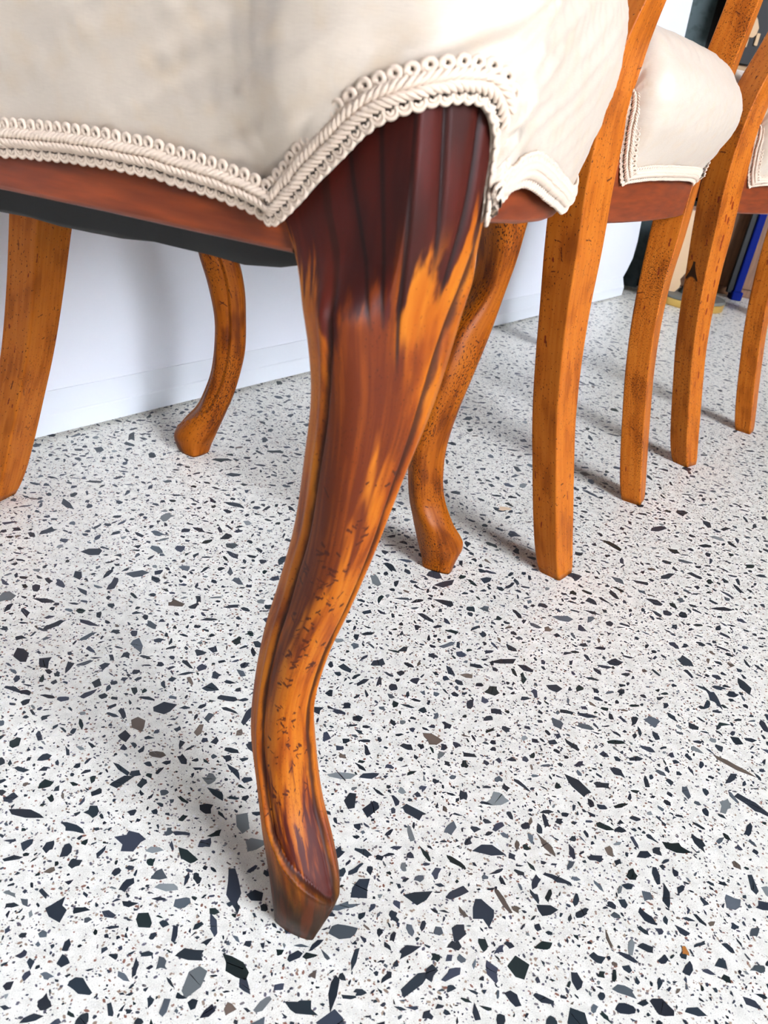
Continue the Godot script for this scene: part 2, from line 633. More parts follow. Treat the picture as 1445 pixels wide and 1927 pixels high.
func build_room() -> void:
	var fl := slab("floor", -1.75, 5.6, -0.12, 0.0, -6.0, 4.9, M.terrazzo, "polished white terrazzo floor full of dark stone chips")
	fl.set_meta("category", "floor")
	# the white wall, its free end uneven
	var end := PackedVector2Array([Vector2(0.6, 0.0), Vector2(0.6, 5.2), Vector2(-2.50, 5.2), Vector2(-2.53, 1.1), Vector2(-2.554, 0.805), Vector2(-2.57, 0.70), Vector2(-2.63, 0.23), Vector2(-2.647, 0.165), Vector2(-2.646, 0.115), Vector2(-2.624, 0.08), Vector2(-2.605, 0.058), Vector2(-2.60, 0.0)])
	var wb := part("wall_back", prism(end, 0.14), M.wall, self)
	wb.transform = wall_frame() * Transform3D(Basis(Vector3(0, 0, 1), Vector3.UP, Vector3(-1, 0, 0)), Vector3(-0.07, 0, 0))
	tag(wb, "smooth white wall running behind the row of chairs", "", "", "structure")
	slab("wall_far", -1.75, 5.6, 0.0, 5.2, 4.8, 4.9, M.dim_wall, "dull end wall beyond the clutter past the white wall")
	slab("wall_alcove", -1.75, -1.65, 0.0, 5.2, 2.40, 4.8, M.dim_wall, "side wall of the space past the end of the white wall")
	slab("wall_alcove", -1.65, -0.14, 0.0, 5.2, 2.40, 2.50, M.dim_wall, "return wall behind the free end of the white wall")
	slab("wall_near", -1.75, 5.6, 0.0, 5.2, -6.1, -6.0, M.dim_wall, "dull brown wall behind the camera")
	slab("added_dim_wall_left", -0.14, 0.0, 0.0, 5.2, -6.0, -0.6, M.dim_wall, "unseen dull brown stretch of wall added to cut fill light")  # unseen stretch, added dark to hold down light bounced onto the chairs
	slab("ceiling", -1.75, 5.6, 5.2, 5.3, -6.1, 4.9, M.ceiling, "flat grey ceiling above the chairs")
	# the side opposite the white wall has one large high window opening to the daylight
	slab("wall_front", 5.5, 5.6, 0.0, 5.2, -6.0, -1.8, M.dim_wall, "wall with the high window facing the chairs, part near the camera")
	slab("wall_front", 5.5, 5.6, 0.0, 5.2, 0.7, 4.8, M.dim_wall, "wall with the high window facing the chairs, part far from the camera")
	slab("wall_front", 5.5, 5.6, 4.4, 5.2, -1.8, 0.7, M.dim_wall, "lintel over the high window facing the chairs")
	slab("wall_front", 5.5, 5.6, 0.0, 1.4, -1.8, 0.7, M.dim_wall, "wall under the high window facing the chairs")
	slab("ground", 5.6, 18.0, -0.14, -0.02, -9.0, 9.0, M.concrete, "pale concrete yard outside the high window")
	# skirting: flat foot, ridge, sloping top
	var prof := [Vector2(0.0, 0.005), Vector2(0.013, 0.005), Vector2(0.0133, 0.030), Vector2(0.0128, 0.0322), Vector2(0.0118, 0.0333), Vector2(0.0012, 0.0600), Vector2(0.0, 0.0603)]
	var faces := []
	var t0 := -0.6
	var t1 := 2.600
	for k in prof.size():
		var a: Vector2 = prof[k]
		var b: Vector2 = prof[(k + 1) % prof.size()]
		var nn := Vector3(b.y - a.y, a.x - b.x, 0).normalized()
		faces.append([PackedVector3Array([Vector3(a.x, a.y, -t0), Vector3(a.x, a.y, -t1), Vector3(b.x, b.y, -t1), Vector3(b.x, b.y, -t0)]), nn])
	var cap := PackedVector3Array()
	for p in prof: cap.append(Vector3(p.x, p.y, -t1))
	faces.append([cap, Vector3(0, 0, -1)])
	var bb := part("baseboard_back", flat_mesh(faces), M.trim, self)
	bb.transform = wall_frame()
	tag(bb, "white skirting board along the foot of the white wall", "", "", "structure")


# ---------------------------------------------------------------- stone chips of the terrazzo

func chip_color() -> Color:
	var r := rng.randf()
	var c: Color
	if r < 0.60: c = Color8(44, 52, 60)
	elif r < 0.74: c = Color8(58, 64, 76)
	elif r < 0.83: c = Color8(34, 46, 46)
	elif r < 0.92: c = Color8(84, 92, 98)
	elif r < 0.965: c = Color8(122, 128, 128)
	else: c = Color8(104, 92, 82)
	var f := rng.randf_range(0.85, 1.15)
	return Color(c.r * f, c.g * f, c.b * f).srgb_to_linear()


func chip_outline(size: float) -> PackedVector2Array:
	var n := rng.randi_range(4, 6) if size < 0.006 else rng.randi_range(5, 9)
	var st := 1.0 + 2.4 * pow(rng.randf(), 1.5)
	var ang := rng.randf() * TAU
	var out := PackedVector2Array()
	var a := 0.0
	for k in n:
		a = TAU * (k + rng.randf_range(-0.33, 0.33)) / n
		var r := size * 0.5 * rng.randf_range(0.48, 1.22)
		out.append(Vector2(cos(a) * r * sqrt(st), sin(a) * r / sqrt(st)).rotated(ang))
	return out


func chip_into(v: PackedVector3Array, n: PackedVector3Array, col: PackedColorArray, idx: PackedInt32Array, at: Vector2, size: float, lift: float) -> void:
	var o := chip_outline(size)
	var c := chip_color()
	var k0 := v.size()
	v.append(Vector3(at.x, lift, -at.y)); n.append(Vector3.UP); col.append(c)
	for p in o:
		v.append(Vector3(at.x + p.x, lift, -(at.y + p.y))); n.append(Vector3.UP); col.append(c)
	var m := o.size()
	if size > 0.008 and rng.randf() < 0.3:   # a pale vein across the stone
		var g := rng.randf() * TAU
		var d := Vector2(cos(g), sin(g)) * size * 0.34
		var q := d.orthogonal().normalized() * size * rng.randf_range(0.012, 0.03)
		var kv := v.size()
		var pale := Color(0.42, 0.46, 0.47)
		for p in [d + q * 0.4, d - q * 0.4, -d - q, -d + q]:
			v.append(Vector3(at.x + p.x, lift + 0.00008, -(at.y + p.y))); n.append(Vector3.UP); col.append(pale)
		idx.append_array([kv, kv + 1, kv + 2, kv, kv + 2, kv + 3])
	for k in m:
		idx.append(k0); idx.append(k0 + 1 + (k + 1) % m); idx.append(k0 + 1 + k)
	if size > 0.004:   # a thin bevelled rim, the edge that polishing leaves proud
		var k1 := v.size()
		for p in o:
			v.append(Vector3(at.x + p.x * 1.03, 0.0, -(at.y + p.y * 1.03))); n.append(Vector3.UP); col.append(c)
		for k in m:
			var a := k0 + 1 + k
			var b := k0 + 1 + (k + 1) % m
			idx.append_array([a, b, k1 + k, b, k1 + (k + 1) % m, k1 + k])


func build_floor_chips() -> void:
	var fl := get_node("floor")
	var inv: Transform3D = fl.transform.affine_inverse()
	# places: largest first, none overlapping
	var cells := {}
	var put := []      # [Vector2 at, size]
	var groups := [[2500, 0.011, 0.020], [21000, 0.0060, 0.011], [47000, 0.003, 0.0060], [52000, 0.0014, 0.003]]
	for g in groups:
		for k in int(g[0]):
			var z: float = 0.14 + 3.0 * pow(rng.randf(), 1.25)
			var half := 0.24 + 0.44 * z
			if g[2] < 0.004: z = 0.14 + 1.5 * pow(rng.randf(), 1.2)
			var x := rng.randf_range(-half - 0.15, half + 0.65)
			var s: float = lerpf(g[1], g[2], pow(rng.randf(), 2.0))
			var at := Vector2(x, z)
			var ok := true
			var cx := int(floor(x / 0.02))
			var cz := int(floor(z / 0.02))
			for dx in range(-1, 2):
				for dz in range(-1, 2):
					var key := Vector2i(cx + dx, cz + dz)
					if cells.has(key):
						for q in cells[key]:
							if at.distance_to(q[0]) < (s + q[1]) * 0.55:
								ok = false
								break
					if not ok: break
				if not ok: break
			if not ok: continue
			var rec := [at, s]
			put.append(rec)
			var home := Vector2i(cx, cz)
			if not cells.has(home): cells[home] = []
			cells[home].append(rec)
	# the 300 that look largest become parts of their own, the rest one object
	var eye := Vector3(0, 0.47, 0)
	var order := []
	for i in put.size():
		var at: Vector2 = put[i][0]
		var d := Vector3(at.x, 0, -at.y).distance_to(eye)
		var seen: float = put[i][1] / (d * sqrt(d))
		if absf(at.x) > 0.1 + 0.42 * at.y or at.y < 0.24: seen *= 0.05
		order.append(Vector2(seen, i))
	order.sort_custom(func(a, b): return a.x > b.x)
	var v := PackedVector3Array()
	var n := PackedVector3Array()
	var col := PackedColorArray()
	var idx := PackedInt32Array()
	for r in order.size():
		var rec = put[int(order[r].y)]
		if r < 300:
			var v1 := PackedVector3Array()
			var n1 := PackedVector3Array()
			var c1 := PackedColorArray()
			var i1 := PackedInt32Array()
			chip_into(v1, n1, c1, i1, Vector2.ZERO, rec[1], 0.0002)
			var o := part("stone_chip", pack(v1, n1, PackedVector2Array(), i1, c1), M.chip, fl)
			o.transform = inv * Transform3D(Basis(), Vector3(rec[0].x, 0.0, -rec[0].y))
		else:
			chip_into(v, n, col, idx, rec[0], rec[1], 0.0002)
	# two odd stones: a large cream one and a rusty one
	for q in [[Vector2(0.158, 0.985), 0.017, Color8(226, 196, 160)], [Vector2(0.243, 0.3625), 0.006, Color8(176, 112, 52)]]:
		var v2 := PackedVector3Array()
		var n2 := PackedVector3Array()
		var c2 := PackedColorArray()
		var i2 := PackedInt32Array()
		chip_into(v2, n2, c2, i2, Vector2.ZERO, q[1], 0.0004)
		for k in c2.size(): c2[k] = q[2].srgb_to_linear()
		part("stone_chip", pack(v2, n2, PackedVector2Array(), i2, c2), M.chip, fl).transform = inv * Transform3D(Basis(), Vector3(q[0].x, 0.0, -q[0].y))
	var rest := part("small_stone_chips", pack(v, n, PackedVector2Array(), idx, col), M.chip, fl)
	rest.transform = inv
	tag(rest, "", "", "", "stuff")


# ---------------------------------------------------------------- chairs

func groove_left(h: float) -> float:
	return lin(h, [0.033, 0.047, 0.06, 0.07, 0.10, 0.15, 0.25, 0.32, 0.35, 0.378, 0.397, 0.412, 0.44], [-25.0, 17.0, 52.0, 72.0, 80.0, 84.0, 92.0, 81.0, 74.0, 61.0, 57.5, 61.0, 70.0])


func groove_right(h: float) -> float:
	return lin(h, [0.033, 0.07, 0.12, 0.35, 0.37, 0.40, 0.44], [-27.0, -28.0, -27.0, -26.0, -29.0, -36.0, -39.0])


func flute_angles(h: float) -> Array:
	# [angle, strength] of each carved line of the fan on the knee at a height
	var out := []
	for f in [[0.380, 0.45, 26.0, 54.0], [0.380, 0.45, 18.0, 35.0], [0.362, 0.45, 5.5, 15.0], [0.405, 0.45, -9.5, -3.0], [0.392, 0.45, -18.5, -23.0]]:
		out.append([lerpf(f[2], f[3], (h - f[0]) / (f[1] - f[0])), smooth(f[0], f[0] + 0.035, h)])
	return out


func front_leg_mesh(fo: Array, fa: Array, fb: Array, lo: Array, side: float, na: int, nh: int) -> ArrayMesh:
	# a cabriole leg with its foot at the origin. side +1: right leg of the sitter. Sections lie across the diagonal plane.
	var phi := 0.7648
	var dd := V(side * sin(phi), 0, cos(phi))
	var ll := V(side * cos(phi), 0, -sin(phi))
	var rows := []
	var vs := []
	var hs := []
	for i in nh:
		hs.append(0.475 * pow(i / float(nh - 1), 1.15))
	for i in nh + 1:
		var h: float = hs[maxi(i - 1, 0)]
		var o := lerp_knots(h, KNOTS, fo)
		var a := lerp_knots(h, KNOTS, fa)
		var b := lerp_knots(h, KNOTS, fb)
		var l := lerp_knots(h, KNOTS, lo)
		var gl := groove_left(h)
		var gr := groove_right(h)
		var fl := flute_angles(h)
		var on := smooth(0.026, 0.036, h)
		var lip := 1.0 + 0.8 * smooth(0.12, 0.06, h)
		var scoop := 0.0026 * smooth(0.032, 0.045, h) * smooth(0.26, 0.08, h)
		var power := 1.35 + 1.65 * smooth(0.0, 0.06, h)
		var r := PackedVector3Array()
		r.resize(na)
		for j in na:
			var deg := 360.0 * j / na - 180.0
			var t := deg_to_rad(deg)
			var c := cos(t)
			var s := sin(t)
			var k := pow(pow(absf(c), power) + pow(absf(s), power), -1.0 / power)
			var off := dd * (b * c * k) + ll * (a * s * k)
			var cut := 0.0
			if on > 0.0:
				var d1 := deg - gl
				var d2 := gr - deg
				cut += on * (0.0021 * exp(-(d1 / 4.6) ** 2) - 0.0010 * lip * exp(-((d1 - 9.0) / 6.0) ** 2))
				cut += on * (0.0016 * exp(-(d2 / 3.5) ** 2) - 0.0008 * lip * exp(-((d2 - 8.0) / 5.0) ** 2))
				if deg < gl and deg > gr: cut += scoop * smooth(0.0, 6.0, minf(gl - deg, deg - gr))
				if h > 0.355:
					for f in fl:
						if f[1] > 0.0: cut += f[1] * (0.0013 * exp(-((deg - f[0]) / 1.7) ** 2) + 0.0006 * exp(-((deg - f[0] - 3.0) / 3.0) ** 2))
			var len := off.length()
			off *= (len - cut) / len
			var at := dd * o + ll * l + off + Vector3(0, h, 0)
			if h > 0.385:   # the knee is pared flush with the seat frame under the cloth
				var z := HALF_DEPTH - at.z
				var x := HALF_FRONT + side * at.x
				var lx := lin(z, [0.198, 0.2545], [0.2400, 0.2590])
				if x > lx: at.x = side * (lerpf(x, lx, smooth(0.385, 0.412, h)) - HALF_FRONT)
				if z > 0.2785: at.z = HALF_DEPTH - lerpf(z, 0.2785, smooth(0.40, 0.42, h))
			r[j] = at
		if i == 0:
			for j in na: r[j] = dd * o + ll * l + (r[j] - dd * o - ll * l) * 0.02
		rows.append(r)
		vs.append(1.0 - h / 0.475)
	return grid(rows, true, null, 1.0, vs)


func post_mesh(side: float) -> ArrayMesh:
	# rear leg and stile in one swept piece, square in section with eased corners; foot at the origin
	var ro := [0.0068, -0.0025, -0.0131, -0.0254, -0.0391, -0.0491, -0.0556, -0.0592, -0.0626, -0.0625, -0.0593, -0.0506, -0.0389, -0.008, 0.04]
	var rl := [-0.0015, 0.0006, 0.002, 0.0038, 0.0063, 0.0082, 0.0122, 0.0203, 0.0274, 0.0322, 0.0291, 0.0159, 0.0023, -0.012, -0.03]
	var rw := [0.0174, 0.0194, 0.0207, 0.0211, 0.0217, 0.0233, 0.0251, 0.0271, 0.0283, 0.0265, 0.0223, 0.0161, 0.0115, 0.0115, 0.0115]
	var rd := [0.0147, 0.0156, 0.016, 0.0161, 0.0163, 0.0164, 0.017, 0.0189, 0.0191, 0.0186, 0.018, 0.0177, 0.0176, 0.0165, 0.016]
	var yaw := -0.1059
	var ahead := V(0, 0, 1)
	var out := V(side, 0, 0)
	var fr := cos(yaw) * ahead + sin(yaw) * out
	var lo := cos(yaw) * out - sin(yaw) * ahead
	var rows := []
	var vs := []
	var nh := 110
	for i in nh + 2:
		var h := 0.95 * clampf((i - 1) / float(nh - 1), 0.0, 1.0)
		var c := -ahead * lerp_knots(h, POST_KNOTS, ro) + out * lerp_knots(h, POST_KNOTS, rl) + Vector3(0, h, 0)
		var w := lerp_knots(h, POST_KNOTS, rw)
		var d := lerp_knots(h, POST_KNOTS, rd)
		var e := 0.0022 + 0.0015 * smooth(0.02, 0.0, h)
		var shrink := 0.02 if i == 0 or i == nh + 1 else 1.0 - 0.05 * smooth(0.008, 0.0, h)
		var r := PackedVector3Array()
		# four flats of 6 points joined by eased corners of 3
		var corner := [Vector2(1, 1), Vector2(-1, 1), Vector2(-1, -1), Vector2(1, -1)]
		for q in 4:
			var k: Vector2 = corner[q]
			var at := Vector2(k.x * (w - e), k.y * (d - e))
			var base := deg_to_rad(45.0 + 90.0 * q)
			for s in [-45.0, -15.0, 15.0, 45.0]:
				var p := at + Vector2(cos(base + deg_to_rad(s)), sin(base + deg_to_rad(s))) * e
				r.append(c + (lo * p.x + fr * p.y) * shrink)
			var nx: Vector2 = corner[(q + 1) % 4]
			for s in [0.08, 0.36, 0.64, 0.92]:
				var a := Vector2(k.x * (w - e), k.y * (d - e))
				var bb := Vector2(nx.x * (w - e), nx.y * (d - e))
				var nrm := Vector2((k.x + nx.x) / 2, (k.y + nx.y) / 2).normalized()
				var p := a.lerp(bb, s) + nrm * e
				r.append(c + (lo * p.x + fr * p.y) * shrink)
		rows.append(r)
		vs.append(2.0 * (1.0 - h))
	# u runs round the post by length: front 0 to 0.3, inner side to 0.5, back to 0.8, outer side to 1
	var us := [0.0]
	var mid: PackedVector3Array = rows[40]
	for k in mid.size(): us.append(us[k] + mid[k].distance_to(mid[(k + 1) % mid.size()]))
	var all: float = us[mid.size()]
	for k in us.size(): us[k] /= all
	return grid(rows, true, null, 1.0, vs, us)


func half_outline() -> Array:
	# (x, z ahead, height of the fabric's lower edge) from the middle of the front round the right side to the middle of the back
	return [
		[0.0, 0.307, 0.420], [0.03, 0.3065, 0.4205], [0.06, 0.305, 0.422], [0.09, 0.302, 0.427], [0.115, 0.2985, 0.431], [0.14, 0.294, 0.436], [0.165, 0.2895, 0.440], [0.187, 0.2855, 0.440], [0.205, 0.2825, 0.435], [0.217, 0.281, 0.434], [0.2245, 0.2802, 0.4275],
		[0.2268, 0.280, 0.431], [0.2285, 0.2797, 0.439], [0.2300, 0.2793, 0.448], [0.2325, 0.2785, 0.459], [0.237, 0.276, 0.4665], [0.243, 0.272, 0.4705], [0.2490, 0.2668, 0.4705], [0.2545, 0.2610, 0.469], [0.2585, 0.2540, 0.4660], [0.2600, 0.2460, 0.4620], [0.2590, 0.2370, 0.4565], [0.2560, 0.2275, 0.4465], [0.2515, 0.217, 0.435], [0.2470, 0.2065, 0.4225], [0.2435, 0.198, 0.4145],
		[0.2415, 0.190, 0.417], [0.2395, 0.178, 0.4195], [0.2375, 0.160, 0.4215], [0.235, 0.138, 0.4235], [0.232, 0.112, 0.4235], [0.228, 0.086, 0.4215], [0.224, 0.054, 0.4185], [0.2195, 0.015, 0.417], [0.2145, -0.03, 0.417], [0.2070, -0.08, 0.418], [0.2005, -0.115, 0.418], [0.1965, -0.138, 0.4165],
		[0.1952, -0.149, 0.424], [0.1945, -0.1535, 0.45], [0.194, -0.156, 0.485], [0.192, -0.1575, 0.515], [0.187, -0.1582, 0.528], [0.178, -0.1585, 0.530], [0.158, -0.1588, 0.530], [0.142, -0.1595, 0.530], [0.1375, -0.164, 0.530], [0.1372, -0.174, 0.5295], [0.1378, -0.1820, 0.527], [0.1395, -0.1868, 0.519], [0.1396, -0.1885, 0.505], [0.1390, -0.1900, 0.485], [0.1380, -0.1925, 0.455], [0.1366, -0.1950, 0.434], [0.133, -0.1985, 0.4225],
		[0.126, -0.2000, 0.4235], [0.108, -0.2025, 0.426], [0.085, -0.2050, 0.428], [0.055, -0.2070, 0.429], [0.025, -0.2085, 0.4295], [0.0, -0.2085, 0.4295]]


func outline_path(step: float) -> PackedVector3Array:
	# the whole lower edge of the fabric as evenly spaced points (local axes), closed
	var half := half_outline()
	var pts := []
	for p in half: pts.append(V(p[0], p[2], p[1]))
	for k in range(half.size() - 2, 0, -1): pts.append(V(-half[k][0], half[k][2], half[k][1]))
	var dense := PackedVector3Array()
	var n := pts.size()
	for i in n:
		var a: Vector3 = pts[(i + n - 1) % n]
		var b: Vector3 = pts[i]
		var c: Vector3 = pts[(i + 1) % n]
		var d: Vector3 = pts[(i + 2) % n]
		for s in 10:
			dense.append(b.cubic_interpolate(c, a, d, s / 10.0) if b.distance_to(c) < 0.6 * maxf(b.distance_to(a), c.distance_to(d)) + 0.02 else b.lerp(c, s / 10.0))
	dense.append(dense[0])
	var total := 0.0
	for i in dense.size() - 1: total += dense[i].distance_to(dense[i + 1])
	var count := int(total / step)
	var out := PackedVector3Array()
	var want := 0.0
	var run := 0.0
	for i in dense.size() - 1:
		var l := dense[i].distance_to(dense[i + 1])
		while want <= run + l and out.size() < count:
			out.append(dense[i].lerp(dense[i + 1], (want - run) / l if l > 0 else 0.0))
			want += total / count
		run += l
	return out


func path_normals(p: PackedVector3Array, reach: int) -> PackedVector3Array:
	var n := p.size()
	var out := PackedVector3Array()
	for i in n:
		var t := p[(i + reach) % n] - p[(i - reach + n) % n]
		var nn := Vector3(-t.z, 0, t.x)
		if nn.length() < 1e-5: nn = Vector3(p[i].x, 0, p[i].z)
		out.append(nn.normalized())
	# the walk goes front -> right -> back, so the left-hand turn above points outwards or inwards all round; settle it by the front
	if out[0].dot(Vector3(0, 0, -1)) < 0:
		for i in n: out[i] = -out[i]
	return out


func seat_bulge(h: float, nrm: Vector3) -> float:
	var e := lin(h, [0.41, 0.425, 0.44, 0.46, 0.48, 0.50, 0.515, 0.525, 0.532, 0.537], [0.0, 0.0012, 0.0035, 0.0085, 0.0128, 0.0145, 0.0138, 0.0120, 0.0098, 0.0075])
	return e * (1.0 + 1.4 * maxf(0.0, nrm.z)) # fuller at the back


func swell(h: float, p: Vector3, nrm: Vector3) -> float:
	# swell of the cloth at height h over the edge point p; the edges over the knees lie where they are, so the swell starts from nothing there
	var e := seat_bulge(h, nrm)
	if p.z > 0.0:   # drawn in where the sides meet the rear posts
		e *= 1.0 - 0.75 * smooth(0.075, 0.15, p.z) * smooth(0.15, 0.185, absf(p.x))
	return e - seat_bulge(p.y + 0.004, nrm) * smooth(0.12, 0.17, -p.z)


func upholstery_mesh(path: PackedVector3Array) -> ArrayMesh:
	var nrm := path_normals(path, 6)
	var n := path.size()
	var fold := noise(81, 1.0, 2)
	var rows := []
	var low := 22
	for r in low:
		var w := r / float(low - 1)
		var row := PackedVector3Array()
		row.resize(n)
		for i in n:
			var p := path[i]
			var h := lerpf(p.y, 0.537, w)
			var e := swell(h, p, nrm[i])
			# soft creases fanning up from the knees, flatter elsewhere
			var fx := absf(p.x)
			var near := exp(-((fx - 0.245) / 0.09) ** 2) * exp(-((-p.z - 0.25) / 0.10) ** 2)
			var s := i * 0.0025
			e += fold.get_noise_2d(s * 26.0 + (h - 0.45) * 60.0, h * 14.0) * (0.0012 + 0.0032 * near) * smooth(0.0, 0.15, w)
			e += fold.get_noise_2d(s * 9.0 + 40.0, h * 30.0) * 0.0013 * smooth(0.0, 0.15, w)
			row[i] = Vector3(p.x, h, p.z) + nrm[i] * e
		rows.append(row)
	var last: PackedVector3Array = rows[low - 1]
	var mid := V(0, 0, 0.04)
	for q in [[0.985, 0.5435], [0.96, 0.550], [0.925, 0.5555], [0.87, 0.5605], [0.78, 0.566], [0.65, 0.571], [0.5, 0.5745], [0.3, 0.577], [0.12, 0.578], [0.01, 0.578]]:
		var row := PackedVector3Array()
		row.resize(n)
		for i in n:
			var p := last[i]
			row[i] = Vector3(mid.x + (p.x - mid.x) * q[0], q[1] + fold.get_noise_2d(p.x * 30.0 * q[0], p.z * 30.0 * q[0]) * 0.0015, mid.z + (p.z - mid.z) * q[0])
		rows.append(row)
	return grid(rows, true, null, 1.0)


func tube_into(tv: Array, tn: Array, ti: Array, pts: Array, radii: Array, seg: int) -> void:
	var at := tv.size()
	var m := pts.size()
	for i in m:
		var t: Vector3 = (pts[mini(i + 1, m - 1)] - pts[maxi(i - 1, 0)]).normalized()
		var a := t.cross(Vector3(0, 0, 1))
		if a.length() < 0.05: a = t.cross(Vector3(0, 1, 0))
		a = a.normalized()
		var b := t.cross(a)
		for k in seg:
			var g := TAU * k / seg
			var d := a * cos(g) + b * sin(g)
			tv.append(pts[i] + d * radii[i])
			tn.append(d)
	for i in m - 1:
		for k in seg:
			var p := at + i * seg + k
			var q := at + i * seg + (k + 1) % seg
			ti.append_array([p, q, p + seg, q, q + seg, p + seg])


func braid_mesh(path: PackedVector3Array, step: float) -> ArrayMesh:
	# gimp: a flat tape, a herringbone plait along its middle, curled loops on the upper edge, small scallops on the lower
	var pitch := 0.0048
	var tv := []
	var tn := []
	var ti := []
	# one repeat, in (along, across, out)
	var ring := []
	var rr := []
	for k in 17:
		var g := TAU * 1.45 * k / 16.0 - 1.9
		var rad := 0.0021 - 0.0010 * k / 16.0
		ring.append(Vector3(cos(g) * rad, 0.0049 + sin(g) * rad, 0.0013 + 0.0004 * sin(g * 0.5)))
		rr.append(0.00098)
	tube_into(tv, tn, ti, ring, rr, 6)
	var low := []
	var lr := []
	for k in 11:
		var g := PI * 1.25 * k / 10.0 - PI * 1.125
		low.append(Vector3(cos(g) * 0.00235, -0.0046 + sin(g) * 0.0021, 0.0012))
		lr.append(0.00085)
	tube_into(tv, tn, ti, low, lr, 6)
	var low2 := []
	var lr2 := []
	for k in 8:
		var g := PI * k / 7.0 - PI
		low2.append(Vector3(cos(g) * 0.0011, -0.0043 + sin(g) * 0.0011, 0.0014))
		lr2.append(0.0007)
	tube_into(tv, tn, ti, low2, lr2, 5)
	for d in [-1.0, 1.0]:
		for lane in 2:
			var leaf := []
			var wr := []
			for k in 7:
				var u := k / 6.0
				leaf.append(Vector3(-0.0034 + 0.0058 * u + lane * pitch * 0.5, d * (0.0002 + 0.0032 * pow(1.0 - u, 1.2)), 0.0016 + 0.0012 * sin(PI * u)))
				wr.append(0.00050 + 0.00062 * sin(PI * clampf(u * 0.9 + 0.1, 0, 1)))
			tube_into(tv, tn, ti, leaf, wr, 5)
	# frames along the path: the lower edge of the tape follows the path
	var n := path.size()
	var nr := path_normals(path, 2)
	var wide := path_normals(path, 15)
	var mids := PackedVector3Array()
	var lows := PackedFloat32Array()
	var tops := PackedFloat32Array()
	var bs := PackedVector3Array()
	var ts := PackedVector3Array()
	for i in n:
		var t := Vector3.ZERO
		for q in range(1, 4): t += path[(i + q) % n] - path[(i - q + n) % n]
		t = t.normalized()
		var b := nr[i].cross(t).normalized()
		if b.dot(Vector3.UP) < 0 and absf(t.y) < 0.7: b = -b
		ts.append(t); bs.append(b)
	# keep "across" on the fabric's side of the edge everywhere (into the cloth, away from the opening)
	for i in n:
		var want := nr[i].cross(ts[i])
		if nr[0].cross(ts[0]).y < 0: want = -want
		bs[i] = want.normalized()
	for i in n:
		var b := Vector3.ZERO
		for q in range(-3, 4): b += bs[(i + q + n) % n]
		b = b.normalized()
		mids.append(path[i] + b * 0.0074 + nr[i] * 0.0005)
		bs[i] = b
		var y := path[i].y
		lows.append(swell(y + 0.001, path[i], wide[i]))
		tops.append(swell(maxf(y, y + b.y * 0.0148), path[i], wide[i]))
	var total := n * step
	var units := int(total / pitch)
	var v := PackedVector3Array()
	var nn := PackedVector3Array()
	var idx := PackedInt32Array()
	for uix in units:
		var s0 := total * uix / units
		var here := path[int(s0 / step) % n]
		if here.z > 0.12 and (here.y > 0.521 or (absf(here.x) > 0.18 and here.y > 0.455)): continue   # the tape tucks in behind the rear post
		var at := v.size()
		var jig := rng.randf_range(-0.00025, 0.00025)
		for q in tv.size():
			var p: Vector3 = tv[q]
			var f := fposmod((s0 + p.x) / step, n)
			var i := int(f) % n
			var j := (i + 1) % n
			var w := f - int(f)
			var c := mids[i].lerp(mids[j], w)
			var b := bs[i].lerp(bs[j], w)
			var o := nr[i].lerp(nr[j], w)
			v.append(c + b * (p.y * 1.12 + jig) + o * (p.z * 1.1) + wide[i].lerp(wide[j], w) * lerpf(lows[i], tops[i], clampf(p.y / 0.0132 + 0.5, 0, 1)))
			var d: Vector3 = tn[q]
			nn.append((ts[i] * d.x + b * d.y + o * d.z).normalized())
		for q in ti: idx.append(at + q)
	# the tape behind the threads
	var t0 := v.size()
	for i in n:
		for a in [-0.0056, 0.0060]:
			v.append(mids[i] + bs[i] * a * 1.12 + nr[i] * 0.0009 + wide[i] * lerpf(lows[i], tops[i], a / 0.0132 + 0.5))
			nn.append(nr[i])
	for i in n:
		var a := t0 + i * 2
		var b := t0 + ((i + 1) % n) * 2
		idx.append_array([a, a + 1, b, a + 1, b + 1, b])
	return pack(v, nn, PackedVector2Array(), idx)


func rail_mesh(pts: Array, low: Array, high: float, thick: float) -> ArrayMesh:
	# pts: Vector2(x, z ahead) of the outer face; low: height of its lower edge at each point
	var c := Vector2(0, 0.03)
	var rows := []
	for k in 8:
		var r := PackedVector3Array()
		for i in pts.size():
			var p: Vector2 = pts[i]
			var t: Vector2 = (pts[mini(i + 1, pts.size() - 1)] - pts[maxi(i - 1, 0)]).normalized()
			var out := Vector2(t.y, -t.x)
			if out.dot(p - c) < 0: out = -out
			var l: float = low[i]
			var e := 0.002
			var q: Vector2 = [Vector2(0, l + e), Vector2(0, high), Vector2(-thick, high), Vector2(-thick, l), Vector2(-thick, l), Vector2(-e, l), Vector2(-e * 0.3, l + e * 0.3), Vector2(0, l + e)][k]
			var w := p + out * q.x
			r.append(V(w.x, q.y, w.y))
		rows.append(r)
	return grid(rows, false)


